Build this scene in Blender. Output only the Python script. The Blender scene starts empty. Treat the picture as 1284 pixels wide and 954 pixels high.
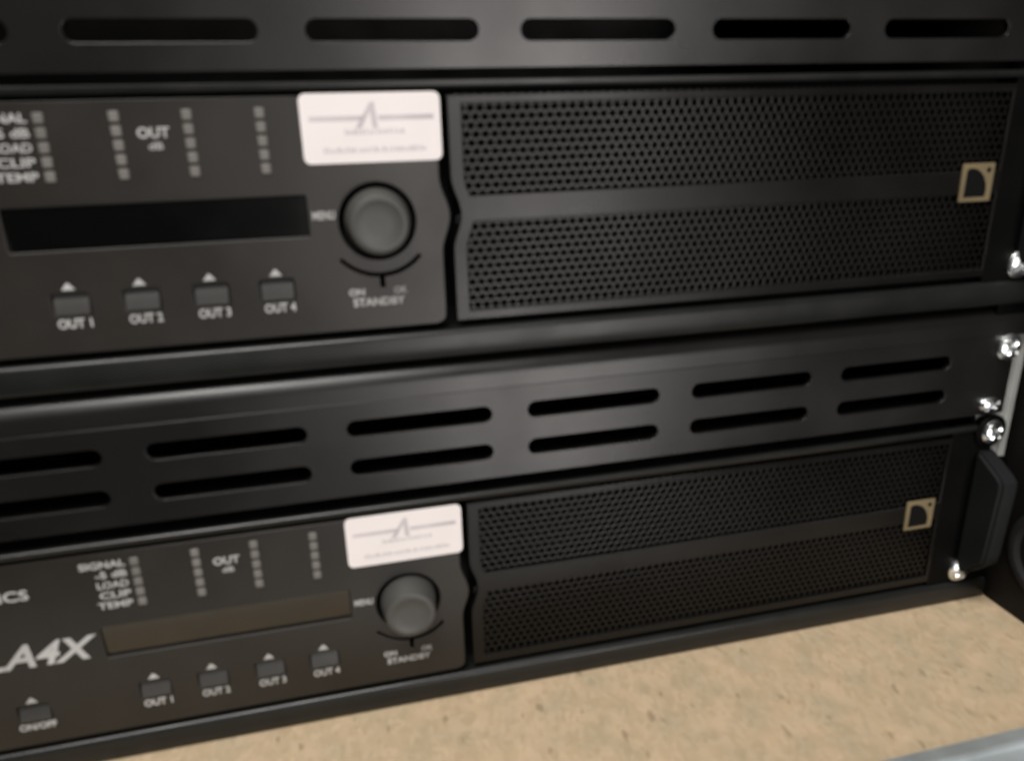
import bpy, bmesh, math, random
from mathutils import Vector, Matrix
random.seed(7)
SC = bpy.context.scene
COL = SC.collection
K = 0.75e-3            # one layout unit = 0.75 mm
X0 = -77.5             # layout x of the rack's centre line
Z0 = -14.5             # layout z of the base board's top

def W(x, y, z):        # layout -> metres
    return Vector(((x - X0) * K, y * K, (z - Z0) * K))

# ------------------------------------------------------------------ camera
cam_d = bpy.data.cameras.new('camera'); cam = bpy.data.objects.new('camera', cam_d); COL.objects.link(cam)
RIGHT = Vector((0.9721545, -0.23311757, -0.02391302))
DOWN = Vector((-0.09949164, -0.31819251, -0.94279104))
FWD = Vector((0.21217221, 0.91891769, -0.33252552))
m = Matrix((RIGHT, -DOWN, -FWD)).transposed().to_4x4()
m.translation = W(-101.9, -311.8, 263.1)
cam.matrix_world = m
cam_d.sensor_width = 36; cam_d.lens = 36 * 959.96 / 1284
cam_d.clip_start = 0.005; cam_d.clip_end = 50
cam_d.dof.use_dof = True
cam_d.dof.focus_distance = 3.0
cam_d.dof.aperture_fstop = cam_d.lens / 1.75      # a small phone lens focused behind the rack
SC.camera = cam
SC.render.resolution_x, SC.render.resolution_y = 1024, 760

# ------------------------------------------------------------------ world, lamps, exposure
wd = bpy.data.worlds.new('World'); SC.world = wd; wd.use_nodes = True
bg = wd.node_tree.nodes['Background']; bg.inputs[0].default_value = (1.0, 0.97, 0.93, 1); bg.inputs[1].default_value = 0.02

def area(name, loc, target, sx, sy, watts, col):
    l = bpy.data.lights.new(name, 'AREA'); l.shape = 'RECTANGLE'; l.size = sx; l.size_y = sy
    l.energy = watts; l.color = col
    o = bpy.data.objects.new(name, l); COL.objects.link(o)
    o.location = loc
    o.rotation_euler = (Vector(target) - Vector(loc)).to_track_quat('-Z', 'Y').to_euler()
    return o
area('ceiling_lamp', (-0.27, -0.58, 1.42), (0.02, -0.03, 0.05), 0.7, 0.5, 27, (1.0, 0.975, 0.94))
area('window_light', (0.44, -1.6, 0.02), (0.05, 0, 0.1), 0.42, 1.5, 17, (1.0, 0.95, 0.92))
SC.view_settings.view_transform = 'Standard'; SC.view_settings.look = 'None'
SC.view_settings.exposure = 0.0; SC.view_settings.gamma = 1.0
SC.view_settings.use_curve_mapping = False

# ------------------------------------------------------------------ materials
def mat(name, base, rough=0.5, metal=0.0, var=0.15, vscale=60, bump=0.0, bscale=1500, spec=0.5, ior=1.5, rvar=0.08):
    M = bpy.data.materials.new(name); M.use_nodes = True
    nt = M.node_tree; b = nt.nodes['Principled BSDF']
    b.inputs['Metallic'].default_value = metal
    b.inputs['IOR'].default_value = ior
    b.inputs['Specular IOR Level'].default_value = spec
    tc = nt.nodes.new('ShaderNodeTexCoord')
    n = nt.nodes.new('ShaderNodeTexNoise'); n.inputs['Scale'].default_value = vscale; n.inputs['Detail'].default_value = 5
    nt.links.new(tc.outputs['Object'], n.inputs['Vector'])
    mr = nt.nodes.new('ShaderNodeMapRange'); mr.inputs['From Min'].default_value = 0.3; mr.inputs['From Max'].default_value = 0.7
    mr.inputs['To Min'].default_value = 1 - var; mr.inputs['To Max'].default_value = 1 + var
    nt.links.new(n.outputs['Fac'], mr.inputs['Value'])
    mx = nt.nodes.new('ShaderNodeVectorMath'); mx.operation = 'SCALE'; mx.inputs[0].default_value = base
    nt.links.new(mr.outputs[0], mx.inputs['Scale']); nt.links.new(mx.outputs[0], b.inputs['Base Color'])
    rr = nt.nodes.new('ShaderNodeMapRange'); rr.inputs['From Min'].default_value = 0.3; rr.inputs['From Max'].default_value = 0.7
    rr.inputs['To Min'].default_value = max(0.02, rough - rvar); rr.inputs['To Max'].default_value = rough + rvar
    n2 = nt.nodes.new('ShaderNodeTexNoise'); n2.inputs['Scale'].default_value = vscale * 0.6; n2.inputs['Detail'].default_value = 6
    nt.links.new(tc.outputs['Object'], n2.inputs['Vector'])
    nt.links.new(n2.outputs['Fac'], rr.inputs['Value']); nt.links.new(rr.outputs[0], b.inputs['Roughness'])
    if bump:
        nb = nt.nodes.new('ShaderNodeTexNoise'); nb.inputs['Scale'].default_value = bscale; nb.inputs['Detail'].default_value = 3
        nt.links.new(tc.outputs['Object'], nb.inputs['Vector'])
        bp = nt.nodes.new('ShaderNodeBump'); bp.inputs['Strength'].default_value = bump; bp.inputs['Distance'].default_value = 0.0002
        nt.links.new(nb.outputs['Fac'], bp.inputs['Height']); nt.links.new(bp.outputs[0], b.inputs['Normal'])
    return M

def chipboard():
    M = bpy.data.materials.new('chipboard'); M.use_nodes = True
    nt = M.node_tree; b = nt.nodes['Principled BSDF']; L = nt.links.new
    tc = nt.nodes.new('ShaderNodeTexCoord')
    # fine chips: stretched voronoi cells of slightly different tan
    mp = nt.nodes.new('ShaderNodeMapping'); mp.inputs['Scale'].default_value = (1.0, 0.6, 1); mp.inputs['Rotation'].default_value = (0, 0, 0.5)
    L(tc.outputs['Object'], mp.inputs['Vector'])
    nz = nt.nodes.new('ShaderNodeTexNoise'); nz.inputs['Scale'].default_value = 120; nz.inputs['Detail'].default_value = 2
    L(mp.outputs[0], nz.inputs['Vector'])
    ad = nt.nodes.new('ShaderNodeVectorMath'); ad.operation = 'MULTIPLY_ADD'; ad.inputs[1].default_value = (0.006, 0.006, 0.006)
    L(nz.outputs['Color'], ad.inputs[0]); L(mp.outputs[0], ad.inputs[2])
    vo = nt.nodes.new('ShaderNodeTexVoronoi'); vo.inputs['Scale'].default_value = 520
    L(ad.outputs[0], vo.inputs['Vector'])
    rp = nt.nodes.new('ShaderNodeValToRGB'); e = rp.color_ramp.elements
    e[0].position = 0.0; e[0].color = (0.425, 0.33, 0.205, 1)
    e[1].position = 1.0; e[1].color = (0.53, 0.42, 0.28, 1)
    e2 = e.new(0.45); e2.color = (0.48, 0.373, 0.24, 1)
    L(vo.outputs['Color'], rp.inputs['Fac'])
    # broad tone
    n1 = nt.nodes.new('ShaderNodeTexNoise'); n1.inputs['Scale'].default_value = 75; n1.inputs['Detail'].default_value = 5
    L(tc.outputs['Object'], n1.inputs['Vector'])
    r1 = nt.nodes.new('ShaderNodeValToRGB'); r1.color_ramp.elements[0].position = 0.3; r1.color_ramp.elements[1].position = 0.7
    r1.color_ramp.elements[0].color = (0.86, 0.88, 0.88, 1); r1.color_ramp.elements[1].color = (1.09, 1.03, 1.02, 1)
    L(n1.outputs['Fac'], r1.inputs['Fac'])
    m1 = nt.nodes.new('ShaderNodeMix'); m1.data_type = 'RGBA'; m1.blend_type = 'MULTIPLY'; m1.inputs['Factor'].default_value = 1
    L(rp.outputs[0], m1.inputs['A']); L(r1.outputs[0], m1.inputs['B'])
    # sparse dark slivers
    mp2 = nt.nodes.new('ShaderNodeMapping'); mp2.inputs['Scale'].default_value = (1.5, 0.55, 1); mp2.inputs['Rotation'].default_value = (0, 0, 0.5)
    L(tc.outputs['Object'], mp2.inputs['Vector'])
    n3 = nt.nodes.new('ShaderNodeTexNoise'); n3.inputs['Scale'].default_value = 150; n3.inputs['Detail'].default_value = 2.5; n3.inputs['Roughness'].default_value = 0.55
    L(mp2.outputs[0], n3.inputs['Vector'])
    r3 = nt.nodes.new('ShaderNodeValToRGB'); r3.color_ramp.elements[0].position = 0.655; r3.color_ramp.elements[1].position = 0.70
    L(n3.outputs['Fac'], r3.inputs['Fac'])
    m2 = nt.nodes.new('ShaderNodeMix'); m2.data_type = 'RGBA'; m2.blend_type = 'MIX'
    sc = nt.nodes.new('ShaderNodeMath'); sc.operation = 'MULTIPLY'; sc.inputs[1].default_value = 0.5
    L(r3.outputs[0], sc.inputs[0]); L(sc.outputs[0], m2.inputs['Factor'])
    L(m1.outputs['Result'], m2.inputs['A']); m2.inputs['B'].default_value = (0.16, 0.10, 0.055, 1)
    L(m2.outputs['Result'], b.inputs['Base Color'])
    b.inputs['Roughness'].default_value = 0.72
    bp = nt.nodes.new('ShaderNodeBump'); bp.inputs['Strength'].default_value = 0.25; bp.inputs['Distance'].default_value = 0.0003
    L(vo.outputs['Distance'], bp.inputs['Height']); L(bp.outputs[0], b.inputs['Normal'])
    return M

MT = dict(
    face=mat('amp_face_paint', (0.0170, 0.0150, 0.0125), 0.40, bump=0.25, spec=0.4, vscale=35, rvar=0.1, var=0.2),
    strip=mat('amp_frame_paint', (0.010, 0.0105, 0.010), 0.34, spec=0.35, bump=0.1),
    grille=mat('grille_paint', (0.0045, 0.004, 0.0034), 0.30, bump=0.1, spec=0.26, vscale=30),
    vent=mat('vent_panel_paint', (0.0058, 0.0052, 0.0048), 0.32, bump=0.1, vscale=30, rvar=0.07),
    black=mat('black_void_paint', (0.004, 0.004, 0.004), 0.8, spec=0.1),
    ear=mat('ear_paint', (0.0022, 0.0021, 0.002), 0.5, spec=0.06),
    glass=mat('display_glass', (0.001, 0.001, 0.001), 0.15, ior=1.85, rvar=0.03),
    knob=mat('knob_rubber', (0.056, 0.055, 0.050), 0.55, bump=0.1),
    white=mat('screen_print_white', (0.42, 0.42, 0.41), 0.6),
    led=mat('led_lens', (0.15, 0.142, 0.13), 0.4),
    button=mat('button_plastic', (0.036, 0.035, 0.033), 0.42),
    sticker=mat('sticker_paper', (0.80, 0.745, 0.73), 0.5, var=0.02),
    ink=mat('sticker_ink', (0.56, 0.505, 0.52), 0.6),
    gold=mat('emblem_gold', (0.17, 0.132, 0.07), 0.45, metal=0.1),
    screw=mat('zinc_screw', (0.80, 0.83, 0.83), 0.22, metal=1.0, bump=0.1, bscale=800),
    rail=mat('rail_aluminium', (0.55, 0.56, 0.53), 0.45, metal=0.3, bump=0.1),
    alu=mat('edge_aluminium', (0.62, 0.68, 0.70), 0.38, metal=0.55, bump=0.1),
    rim=mat('dull_zinc', (0.022, 0.022, 0.023), 0.6, spec=0.15),
    handle=mat('handle_rubber', (0.010, 0.011, 0.011), 0.55, spec=0.16, bump=0.2),
    wall=mat('black_laminate', (0.007, 0.006, 0.005), 0.6, spec=0.2, bump=0.3, bscale=700),
    chip=chipboard(),
)

# ------------------------------------------------------------------ mesh helpers (layout units, local to a root at layout (X0, 0, zr))
def link(name, me, material, parent=None):
    o = bpy.data.objects.new(name, me); COL.objects.link(o)
    if material is not None:
        me.materials.clear(); me.materials.append(MT[material])
    if parent is not None: o.parent = parent
    return o

def L3(x, y, z):                       # local coordinates: x about the rack centre, z about Z0
    return ((x - X0) * K, y * K, (z - Z0) * K)

def shade(me):                          # smooth rounded edges, flat faces stay flat
    if not me.polygons: return
    big = max(p.area for p in me.polygons) * 0.02
    for p in me.polygons:
        ax = max(abs(c) for c in p.normal)
        p.use_smooth = not (ax > 0.9999 or p.area > big and len(p.vertices) > 4)
    me.set_sharp_from_angle(angle=math.radians(38))

def from_bm(name, bm, material, parent=None, smooth=False):
    bmesh.ops.recalc_face_normals(bm, faces=bm.faces)
    me = bpy.data.meshes.new(name); bm.to_mesh(me); bm.free()
    o = link(name, me, material, parent)
    if smooth:
        shade(me)
    return o

def box(name, x0, x1, y0, y1, z0, z1, material, parent=None, bev=0.0, seg=2):
    bm = bmesh.new(); bmesh.ops.create_cube(bm, size=1)
    a, b = Vector(L3(x0, y0, z0)), Vector(L3(x1, y1, z1))
    for v in bm.verts:
        v.co = Vector((a[i] + (v.co[i] + 0.5) * (b[i] - a[i]) for i in range(3)))
    if bev: bmesh.ops.bevel(bm, geom=bm.edges[:], offset=bev * K, segments=seg, affect='EDGES', profile=0.5)
    return from_bm(name, bm, material, parent, smooth=bool(bev))

def extrude_x(name, prof, x0, x1, material, parent=None, smooth=True):   # prof: closed list of (y, z)
    bm = bmesh.new()
    A = [bm.verts.new(L3(x0, y, z)) for y, z in prof]; B = [bm.verts.new(L3(x1, y, z)) for y, z in prof]
    n = len(prof)
    for i in range(n): bm.faces.new((A[i], A[(i + 1) % n], B[(i + 1) % n], B[i]))
    bm.faces.new(A); bm.faces.new(B[::-1])
    return from_bm(name, bm, material, parent, smooth)

def curve_plate(name, loops, yf, th, material, parent=None, bev=0.0):    # loops of (x, z): outline plus holes; front face at yf
    cu = bpy.data.curves.new(name, 'CURVE'); cu.dimensions = '2D'; cu.fill_mode = 'BOTH'
    cu.extrude = max(th / 2 - bev, 0.01) * K; cu.bevel_depth = bev * K; cu.bevel_resolution = 2; cu.offset = -bev * K
    for lp in loops:
        s = cu.splines.new('POLY'); s.points.add(len(lp) - 1)
        for p, (x, z) in zip(s.points, lp): p.co = ((x - X0) * K, (z - Z0) * K, 0, 1)
        s.use_cyclic_u = True
    return bake_flat(name, cu, yf, th, material, parent, smooth=bev > 0)

def bake_flat(name, cu, yf, th, material, parent, smooth=False):
    t = bpy.data.objects.new('tmp', cu); COL.objects.link(t)
    dg = bpy.context.evaluated_depsgraph_get()
    me = bpy.data.meshes.new_from_object(t.evaluated_get(dg)); me.name = name
    bpy.data.objects.remove(t); bpy.data.curves.remove(cu)
    yc = (yf + th / 2) * K
    for v in me.vertices: x, y, z = v.co; v.co = (x, yc - z, y)
    if smooth:
        shade(me)
    return link(name, me, material, parent)

def text(name, body, x, z, size, yf, material, parent=None, align='CENTER', width=None, shear=0.0, bold=0.0):
    cu = bpy.data.curves.new(name, 'FONT'); cu.body = body; cu.size = size * K; cu.align_x = align; cu.align_y = 'CENTER'
    cu.extrude = 0.06 * K; cu.shear = shear; cu.offset = bold * K; cu.resolution_u = 3
    o = bake_flat(name, cu, yf - 0.12, 0.12, material, parent)
    me = o.data
    if width:
        xs = [v.co.x for v in me.vertices]; w = max(xs) - min(xs); s = width * K / w
        for v in me.vertices: v.co.x *= s
    dx, _, dz = L3(x, 0, z)
    for v in me.vertices: v.co.x += dx; v.co.z += dz
    return o

def rrect(x0, x1, z0, z1, r, n=5):
    out = []
    for cx, cz, a0 in ((x1 - r, z1 - r, 0), (x0 + r, z1 - r, 90), (x0 + r, z0 + r, 180), (x1 - r, z0 + r, 270)):
        for i in range(n + 1):
            a = math.radians(a0 + 90 * i / n); out.append((cx + r * math.cos(a), cz + r * math.sin(a)))
    return out

def lathe(name, cx, cz, prof, material, parent=None, n=48):              # prof: list of (radius, y) about the y axis
    bm = bmesh.new(); rings = []
    for r, y in prof:
        if r < 1e-6: rings.append([bm.verts.new(L3(cx, y, cz))])
        else: rings.append([bm.verts.new(L3(cx + r * math.cos(2 * math.pi * i / n), y, cz + r * math.sin(2 * math.pi * i / n))) for i in range(n)])
    for a, b in zip(rings, rings[1:]):
        for i in range(n):
            j = (i + 1) % n
            if len(a) == 1: bm.faces.new((a[0], b[i], b[j]))
            elif len(b) == 1: bm.faces.new((a[i], a[j], b[0]))
            else: bm.faces.new((a[i], a[j], b[j], b[i]))
    return from_bm(name, bm, material, parent, smooth=True)

def screw(cx, cz, parent, y0=1.0, r=7.2, squash=1.0, ang=0.6):           # domed cross-head rack screw with a washer
    bm = bmesh.new(); n = 48; rings = []
    R = [0, .12, .2, .3, .42, .5, .6, .75, .88, .96, 1.0]
    for q in R:
        row = []
        for i in range(n if q else 1):
            a = 2 * math.pi * i / n; x, z = q * math.cos(a), q * math.sin(a)
            h = 3.6 * math.sqrt(max(0, 1 - (q * 0.93) ** 2)) + 0.4
            u = x * math.cos(ang) + z * math.sin(ang); v = -x * math.sin(ang) + z * math.cos(ang)
            if q < 0.62 and (abs(u) < 0.13 or abs(v) < 0.13): h -= 1.8 * (1 - q * 0.8)
            row.append(bm.verts.new(L3(cx + r * x, y0 - h, cz + r * z * squash)))
        rings.append(row)
    rings.append([bm.verts.new(L3(cx + r * math.cos(2 * math.pi * i / n), y0, cz + r * squash * math.sin(2 * math.pi * i / n))) for i in range(n)])
    for a, b in zip(rings, rings[1:]):
        for i in range(n):
            j = (i + 1) % n
            if len(a) == 1: bm.faces.new((a[0], b[i], b[j]))
            else: bm.faces.new((a[i], a[j], b[j], b[i]))
    return from_bm('screw', bm, 'screw', parent, smooth=True)

def thing(name, label, cat, zlift=0.0, group=None):
    o = bpy.data.objects.new(name, None); COL.objects.link(o); o.empty_display_size = 0.02
    o.location = (0, 0, zlift * K)
    o['label'] = label; o['category'] = cat
    if group: o['group'] = group
    return o

def copy_tree(o, parent=None):
    c = o.copy(); COL.objects.link(c); c.parent = parent
    for ch in list(o.children): copy_tree(ch, c)
    return c

XL, XR = -394.0, 239.0            # panel ends (ears)
mir = lambda x: 2 * X0 - x

# ------------------------------------------------------------------ the flight case round the rack
case = thing('flight_case', 'flight case with bare chipboard base, black sides and aluminium front edge', 'case')
box('base_board', -411, 254, -91, 330, -27, -14.5, 'chip', case)
for s in (0, 1):
    a, b = (254, 266) if s == 0 else (mir(266), mir(254))
    box('side_panel', a, b, -96, 330, -27, 420, 'wall', case)
box('unseen_back_panel', -411, 254, 330, 340, -27, 420, 'wall', case)  # unseen case back, added to block stray light
box('unseen_top_panel', mir(266), 266, 2, 340, 420, 430, 'wall', case)  # unseen case top, added with the back against stray light
# aluminium front edge: ridged closure extrusion along the base board
prof = [(-91, -15.5), (-91, -13.2), (-92, -12.4), (-98, -11.6), (-99.2, -10.4), (-101, -10.4), (-102.2, -11.6), (-110, -11.8),
        (-111.2, -10.2), (-113.5, -10.2), (-114.6, -11.8), (-124, -13), (-126, -16), (-126, -30), (-91, -30), (-91, -27.2)]
extrude_x('front_edge', prof, mir(266), 266, 'alu', case)
# round metal rim let into each side panel
def side_ring(xw, sgn):
    bm = bmesh.new(); n = 64; cy, cz = -35, 30
    pr = [(26.5, 0.2), (26.0, 1.6), (24.5, 2.4), (21.5, 2.2), (20.0, 0.8), (19.2, 0.2)]
    rings = [[bm.verts.new(L3(xw - sgn * h, cy + r * math.cos(2 * math.pi * i / n), cz + r * math.sin(2 * math.pi * i / n))) for i in range(n)] for r, h in pr]
    for a, b in zip(rings, rings[1:]):
        for i in range(n): bm.faces.new((a[i], a[(i + 1) % n], b[(i + 1) % n], b[i]))
    return from_bm('rim', bm, 'rim', case, smooth=True)
side_ring(254, 1)

# ------------------------------------------------------------------ rack rails
def rail(flip):
    g = thing('rack_rail', 'bare aluminium rack rail beside the lower vent panel screws' if not flip else
              'bare aluminium rack rail at the far end of the panels from the emblems', 'rail')
    pr = [(228, 4.1), (245.6, 4.1), (246.2, 3.0), (247, 2.4), (250, 2.4), (250.6, 3), (250.6, 40), (248, 40), (248, 7), (228, 7)]
    bm = bmesh.new()
    P = [((mir(x) if flip else x), y) for x, y in pr]
    A = [bm.verts.new(L3(x, y, -14.4)) for x, y in P]; B = [bm.verts.new(L3(x, y, 419)) for x, y in P]
    n = len(P)
    for i in range(n): bm.faces.new((A[i], A[(i + 1) % n], B[(i + 1) % n], B[i]))
    bm.faces.new(A); bm.faces.new(B)
    from_bm('rail_profile', bm, 'rail', g)
    box('mounting_flange', *( (250.6, 254) if not flip else (mir(254), mir(250.6)) ), 30, 40, -14.4, 419, 'rail', g)
rail(False); rail(True)

# ------------------------------------------------------------------ vent panels
def make_vent():
    g = thing('vent_panel', '', 'vent panel', group='slotted vent panels of the rack')
    loops = [rrect(XL, XR, 104.4, 148, 0.8, 2)]
    for zc in (117.8, 136.0):
        for k in range(-1, 6):
            xc = -231.5 + 80 * k
            loops.append(rrect(xc - 31.7, xc + 31.7, zc - 3.75, zc + 3.75, 3.7, 8))
    curve_plate('slotted_plate', loops, -1.4, 3.0, 'vent', g, bev=0.25)
    # folded top edge: flat strip leaning back, then a rounded fold
    pr = [(1.5, 147.6), (-1.15, 147.6), (-0.6, 153.4), (-0.3, 154.6), (0.2, 155.8), (2.9, 159.8), (4.4, 160.9), (6.4, 161.2),
          (30, 161.2), (30, 160), (7, 160), (1.6, 154)]
    extrude_x('folded_edge', pr, mir(252), 252, 'vent', g)
    box('bottom_flange', XL + 3, XR - 3, 1.65, 30, 106.5, 108, 'vent', g)
    for a, b in ((226, 252), (mir(252), mir(226))):
        box('dark_gap_cover', a, b, 1.7, 4.0, 155, 163.7, 'ear', g)  # black piece added to darken the gap in front of the bright rail
    for xc, f in ((233.4, 1), (mir(233.4), 0)):
        screw(xc, 141.7, g, y0=-1.4, ang=0.9)
        screw(xc - (5.0 if f else -5.0), 110.6, g, y0=-1.4, r=6.6, squash=0.62, ang=0.5)
    return g
vent = make_vent()
vent['label'] = 'black vent panel with two rows of slots between the two amplifiers'
v2 = copy_tree(vent); v2.location.z += 174.2 * K
v2['label'] = 'black slotted vent panel above the upper amplifier with the black display'

# ------------------------------------------------------------------ amplifiers
KX, KZ = -83.0, 45.0                      # knob centre
def bulge(z):                             # edge of the control panel swells round the knob
    t = (z - 46) / 15.0
    return 3.6 * (0.5 + 0.5 * math.cos(math.pi * max(-1, min(1, t))))

def make_amp():
    g = thing('amplifier', '', 'amplifier', group='rack amplifiers')
    # body, ears, frame strips
    box('chassis', XL + 14, 226, 12, 300, -14.5, 97.2, 'black', g)
    for f in (0, 1):
        lp = [(212.5, -13.8), (252, -13.8), (252, 74), (250.5, 75.6), (241, 76.4), (XR, 79), (XR, 96), (XR - 2.4, 98.4), (212.5, 98.4)]
        curve_plate('ear', [[(mir(x), z) for x, z in lp] if f else lp], 1.2, 2.8, 'ear', g, bev=0.3)
    extrude_x('top_strip', [(12, 97.4), (1.2, 97.4), (0.3, 97.2), (-0.2, 96.6), (-0.2, 95.2), (0.4, 94.2), (1.2, 93.9), (12, 93.9)], XL + 6, 236, 'strip', g)
    extrude_x('bottom_strip', [(12, -1.6), (2.2, -1.6), (0.4, -2.0), (-0.5, -3.0), (-0.9, -4.2), (-1.3, -12.2), (-0.6, -13.4), (1.2, -14.0), (12, -14.0)], mir(252), 252, 'strip', g)
    # control panel with openings for display, knob, keys and the thin arc under the knob
    out = [(-371, 1.3), (-61.5, 1.3), (-58.9, 2.2), (-57.6, 4)]
    z = 8.0
    while z <= 88: out.append((-57.4 + bulge(z), z)); z += 2
    out += [(-57.3, 90.5), (-57.3, 92.2), (-371, 92.2)]
    kn = [(KX + 15.2 * math.cos(2 * math.pi * i / 48), KZ + 15.2 * math.sin(2 * math.pi * i / 48)) for i in range(48)]
    arc = []
    for i in range(25): a = math.radians(222 + 96 * i / 24); arc.append((KX + 20.6 * math.cos(a), KZ + 20.6 * math.sin(a)))
    for i in range(24, -1, -1):
        a = math.radians(222 + 96 * i / 24)
        if i == 12: arc += [(KX + 0.9, KZ - 22.0), (KX + 0.9, 18.6), (KX - 0.9, 18.6), (KX - 0.9, KZ - 22.0)]
        else: arc.append((KX + 22.0 * math.cos(a), KZ + 22.0 * math.sin(a)))
    keys = [(-198.9, 24.4), (-174.2, 24.4), (-149.0, 24.4), (-124.3, 24.4), (-249.0, 22.4)]
    loops = [out, rrect(-215.6, -109.6, 40.6, 56.4, 0.6, 2), kn, arc]
    for kx, kz in keys: loops.append(rrect(kx - 6.6, kx + 6.6, kz - 8.6, kz + 0.4, 1.2, 3))
    cp = curve_plate('control_panel', loops, 0.0, 3.0, 'face', g, bev=0.35)
    box('panel_backing', -370, -58, 4.6, 6, 2, 92, 'black', g)
    extrude_x('display', [(1.6, 40.9), (0.85, 56.1), (4.6, 56.1), (4.6, 40.9)], -215.3, -109.9, 'glass', g)
    for kx, kz in keys:                   # keys tipped inward at the top
        extrude_x('button', [(3.2, kz), (2.0, kz), (0.9, kz - 2.2), (-0.3, kz - 6.6), (-0.5, kz - 7.6), (-0.1, kz - 8.2), (4.5, kz - 8.2), (4.5, kz)], kx - 6.1, kx + 6.1, 'button', g)
        bm = bmesh.new()
        vs = [bm.verts.new(L3(kx + dx, y, kz + dz)) for y in (-0.12, 0.02) for dx, dz in ((-2.4, 1.6), (2.4, 1.6), (0.4, 4.2), (-0.4, 4.2))]
        bm.faces.new(vs[0:4]); bm.faces.new(vs[4:8])
        for i in range(4): bm.faces.new((vs[i], vs[(i + 1) % 4], vs[4 + (i + 1) % 4], vs[4 + i]))
        from_bm('arrow_mark', bm, 'white', cp)
    for i, kx in enumerate((-198.9, -174.2, -149.0, -124.3)):
        text('lettering', 'OUT %d' % (i + 1), kx + 0.3, 13.0, 4.9, 0, 'white', cp, width=12.0, bold=0.14)
    text('lettering', 'ON/OFF', -249, 11.2, 4.6, 0, 'white', cp, width=15, bold=0.12)
    text('lettering', 'MENU', -103.6, 48.2, 4.4, 0, 'white', cp, width=8.6, bold=0.12)
    text('lettering', 'ON', -93.5, 16.9, 3.8, 0, 'white', cp, width=6.2, bold=0.1)
    text('lettering', 'OK', -76.0, 16.9, 3.8, 0, 'white', cp, width=5.4, bold=0.1)
    text('lettering', 'STANDBY', -85.0, 12.6, 4.4, 0, 'white', cp, width=21, bold=0.12)
    text('lettering', 'OUT', -160.2, 80.6, 5.0, 0, 'white', cp, width=11, bold=0.15)
    text('lettering', 'dB', -160.0, 76.0, 3.6, 0, 'white', cp, width=5, bold=0.05)
    text('lettering', 'L-ACOUSTICS', -239, 77.5, 6.6, 0, 'white', cp, align='RIGHT', width=52, bold=0.12)
    text('model_lettering', 'LA4X', -222.5, 47.4, 15.8, 0, 'white', cp, align='RIGHT', width=46, shear=0.35, bold=0.42)
    for r, s in enumerate(('SIGNAL', '-5 dB', 'LOAD', 'CLIP', 'TEMP')):
        text('lettering', s, -200.3, 86.6 - 4.95 * r, 4.4, 0, 'white', cp, align='RIGHT', width=(18, 12.5, 12.5, 12.5, 14)[r], bold=0.1)
    for lx in (-196.6, -172.3, -148.0, -122.8):
        for r in range(5):
            zc = 86.6 - 4.95 * r
            box('indicator_light', lx - 1.7, lx + 1.7, -0.5, 0.4, zc - 1.85, zc + 1.85, 'led', cp, bev=0.25, seg=1)
    # knob in its dark recess
    kb = lathe('knob', KX, KZ, [(0, 4), (12.9, 4), (12.9, -0.2), (12.7, -1.2), (11.7, -9.8), (11.2, -11.0), (10.1, -11.6), (9.2, -11.6)], 'knob', g)
    lathe('knob_face', KX, KZ, [(9.3, -11.58), (8.9, -11.35), (4, -11.3), (0, -11.3)], 'knob', kb)
    # white label stuck above the knob
    st = curve_plate('sticker', [rrect(-108.6, -55.8, 67.6, 92.9, 2.6)], -0.3, 0.25, 'sticker', g)
    st['label'] = 'white rounded sticker with faint grey print above the knob'
    def ink(loop): curve_plate('print', [loop], -0.36, 0.08, 'ink', st)
    random.seed(3)
    def inkrow(x0, x1, zb, h):
        x = x0
        while x < x1:
            w = random.uniform(0.5, 1.3); hh = h * random.choice((0.75, 1, 1, 0.85))
            ink([(x, zb), (min(x + w, x1), zb), (min(x + w, x1), zb + hh), (x, zb + hh)])
            x += w + random.uniform(0.35, 0.9)
    ink([(-105.5, 83.0), (-86, 83.0), (-85, 84.8), (-105.5, 84.8)]); ink([(-79.5, 83.0), (-58.5, 83.0), (-58.5, 84.8), (-79.8, 84.8)])
    ink([(-88.5, 80.2), (-82.5, 89.6), (-80.8, 89.6), (-80.0, 80.2), (-82.0, 80.2), (-82.6, 86.5), (-86.2, 80.2)])
    inkrow(-92.5, -70, 78.0, 2.0)
    inkrow(-101, -62, 71.4, 2.1)
    # grille: painted frame with two openings, perforated sheet behind, emblem
    gx0, gx1 = -50.5, 213.0
    out = [(gx1, 1.4), (gx1, 91.4), (gx0 - 2.4, 91.4)]
    z = 88.0
    while z >= 4: out.append((gx0 - 2.4 + bulge(z), z)); z -= 2
    out.append((gx0 - 2.4, 1.4))
    def opening(z0, z1):
        lp = [(gx1 - 1.8, z0), (gx1 - 1.8, z1)]
        z = z1
        while z >= z0 - 0.01: lp.append((gx0 + 3.4 + bulge(z), z)); z -= (z1 - z0) / 14
        return lp
    fr = curve_plate('grille_frame', [out, opening(5.5, 42.6), opening(53.2, 88.2)], 1.0, 2.2, 'grille', g, bev=0.4)
    box('grille_backing', gx0 + 1, gx1 - 1, 9.2, 10.5, 2, 91, 'black', g)
    bm = bmesh.new(); p = 3.8; Ro = p / math.sqrt(3); Ri = 1.62; row = 0
    z = 4.2
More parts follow.
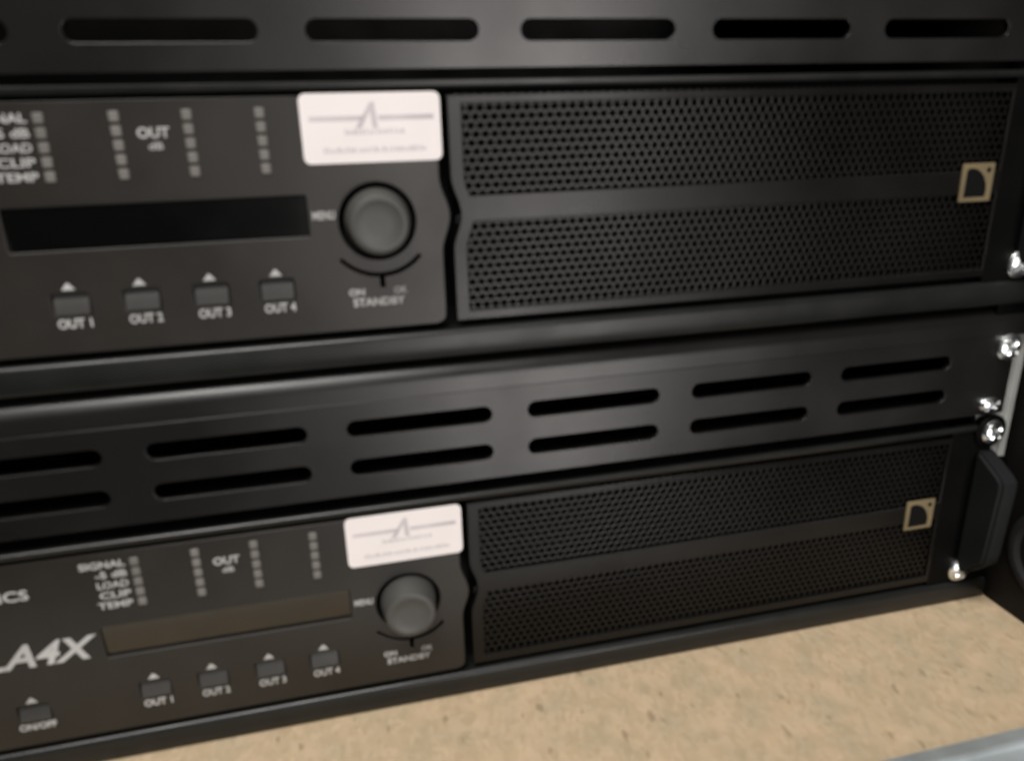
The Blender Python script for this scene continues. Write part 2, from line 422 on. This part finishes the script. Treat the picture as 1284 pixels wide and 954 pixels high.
    while z < 90.5:
        if not 44.5 < z < 51.3:
            x = gx0 + 1.5 + (p / 2 if row % 2 else 0)
            while x < gx1 - 0.9:
                o_, i_, b_ = [], [], []
                for k in range(6):
                    a = math.radians(30 + 60 * k); c, s = math.cos(a), math.sin(a)
                    o_.append(bm.verts.new(L3(x + Ro * c, 2.25, z + Ro * s)))
                    i_.append(bm.verts.new(L3(x + Ri * c, 2.2, z + Ri * s)))
                    b_.append(bm.verts.new(L3(x + Ri * c, 3.4, z + Ri * s)))
                for k in range(6):
                    j = (k + 1) % 6
                    bm.faces.new((o_[k], o_[j], i_[j], i_[k])); bm.faces.new((i_[k], i_[j], b_[j], b_[k]))
                x += p
        z += p * math.sqrt(3) / 2; row += 1
    me = bpy.data.meshes.new('perforated_sheet'); bm.to_mesh(me); bm.free()
    ps = link('perforated_sheet', me, 'grille', g); ps['kind'] = 'stuff'
    ex, ez, es = 189.8, 38.9, 17.6
    em = curve_plate('emblem', [rrect(ex, ex + es, ez, ez + es, 0.5, 2)], 0.0, 1.1, 'gold', g, bev=0.2)
    E = lambda u, v: (ex + u * es, ez + v * es)
    sail = [E(.13, .12), E(.80, .12), E(.82, .3), E(.79, .46), E(.70, .64), E(.58, .77), E(.42, .86), E(.28, .88), E(.18, .87), E(.13, .82)]
    curve_plate('emblem_inlay', [sail], -0.12, 0.2, 'black', em)
    curve_plate('emblem_inlay', [[E(.82 + .07 * math.cos(i * .5236), .82 + .07 * math.sin(i * .5236)) for i in range(12)]], -0.12, 0.2, 'black', em)
    # handles: solid bows on the ears, screws above and below
    for f in (0, 1):
        fx = (lambda x: mir(x)) if f else (lambda x: x)
        pr = [(1.3, 82), (-1.5, 81.2), (-15.5, 73.2), (-18.4, 70.6), (-18.8, 66), (-17.2, 26), (-16.4, 20), (-6, 9.2), (-2.5, 7.4), (1.3, 7.2)]
        bm = bmesh.new()
        A = [bm.verts.new(L3(fx(229.5), y, z)) for y, z in pr]; B = [bm.verts.new(L3(fx(241.0), y, z)) for y, z in pr]
        n = len(pr)
        for i in range(n): bm.faces.new((A[i], A[(i + 1) % n], B[(i + 1) % n], B[i]))
        bm.faces.new(A); bm.faces.new(B)
        bmesh.ops.recalc_face_normals(bm, faces=bm.faces)
        bmesh.ops.bevel(bm, geom=[e for e in bm.edges if abs(e.verts[0].co.x - e.verts[1].co.x) < 1e-6], offset=1.6 * K, segments=3, affect='EDGES')
        from_bm('handle', bm, 'handle', g, smooth=True)
        lathe('washer_cup', fx(235.0), 93.6, [(9.2, 1.3), (9.4, -0.6), (8.4, -1.2), (7.0, -0.4), (0, -0.4)], 'ear', g)
        screw(fx(235.0), 93.6, g, y0=-0.3, r=6.8, ang=0.75)
        screw(fx(232.2), 6.6, g, y0=1.2, r=7.0, ang=0.4)
    return g

amp = make_amp()
amp['label'] = 'black rack amplifier with white sticker standing on the chipboard base, below the vent panel'
a2 = copy_tree(amp); a2.location.z += 177.8 * K
a2['label'] = 'black rack amplifier with white sticker and all black display, between two vent panels'
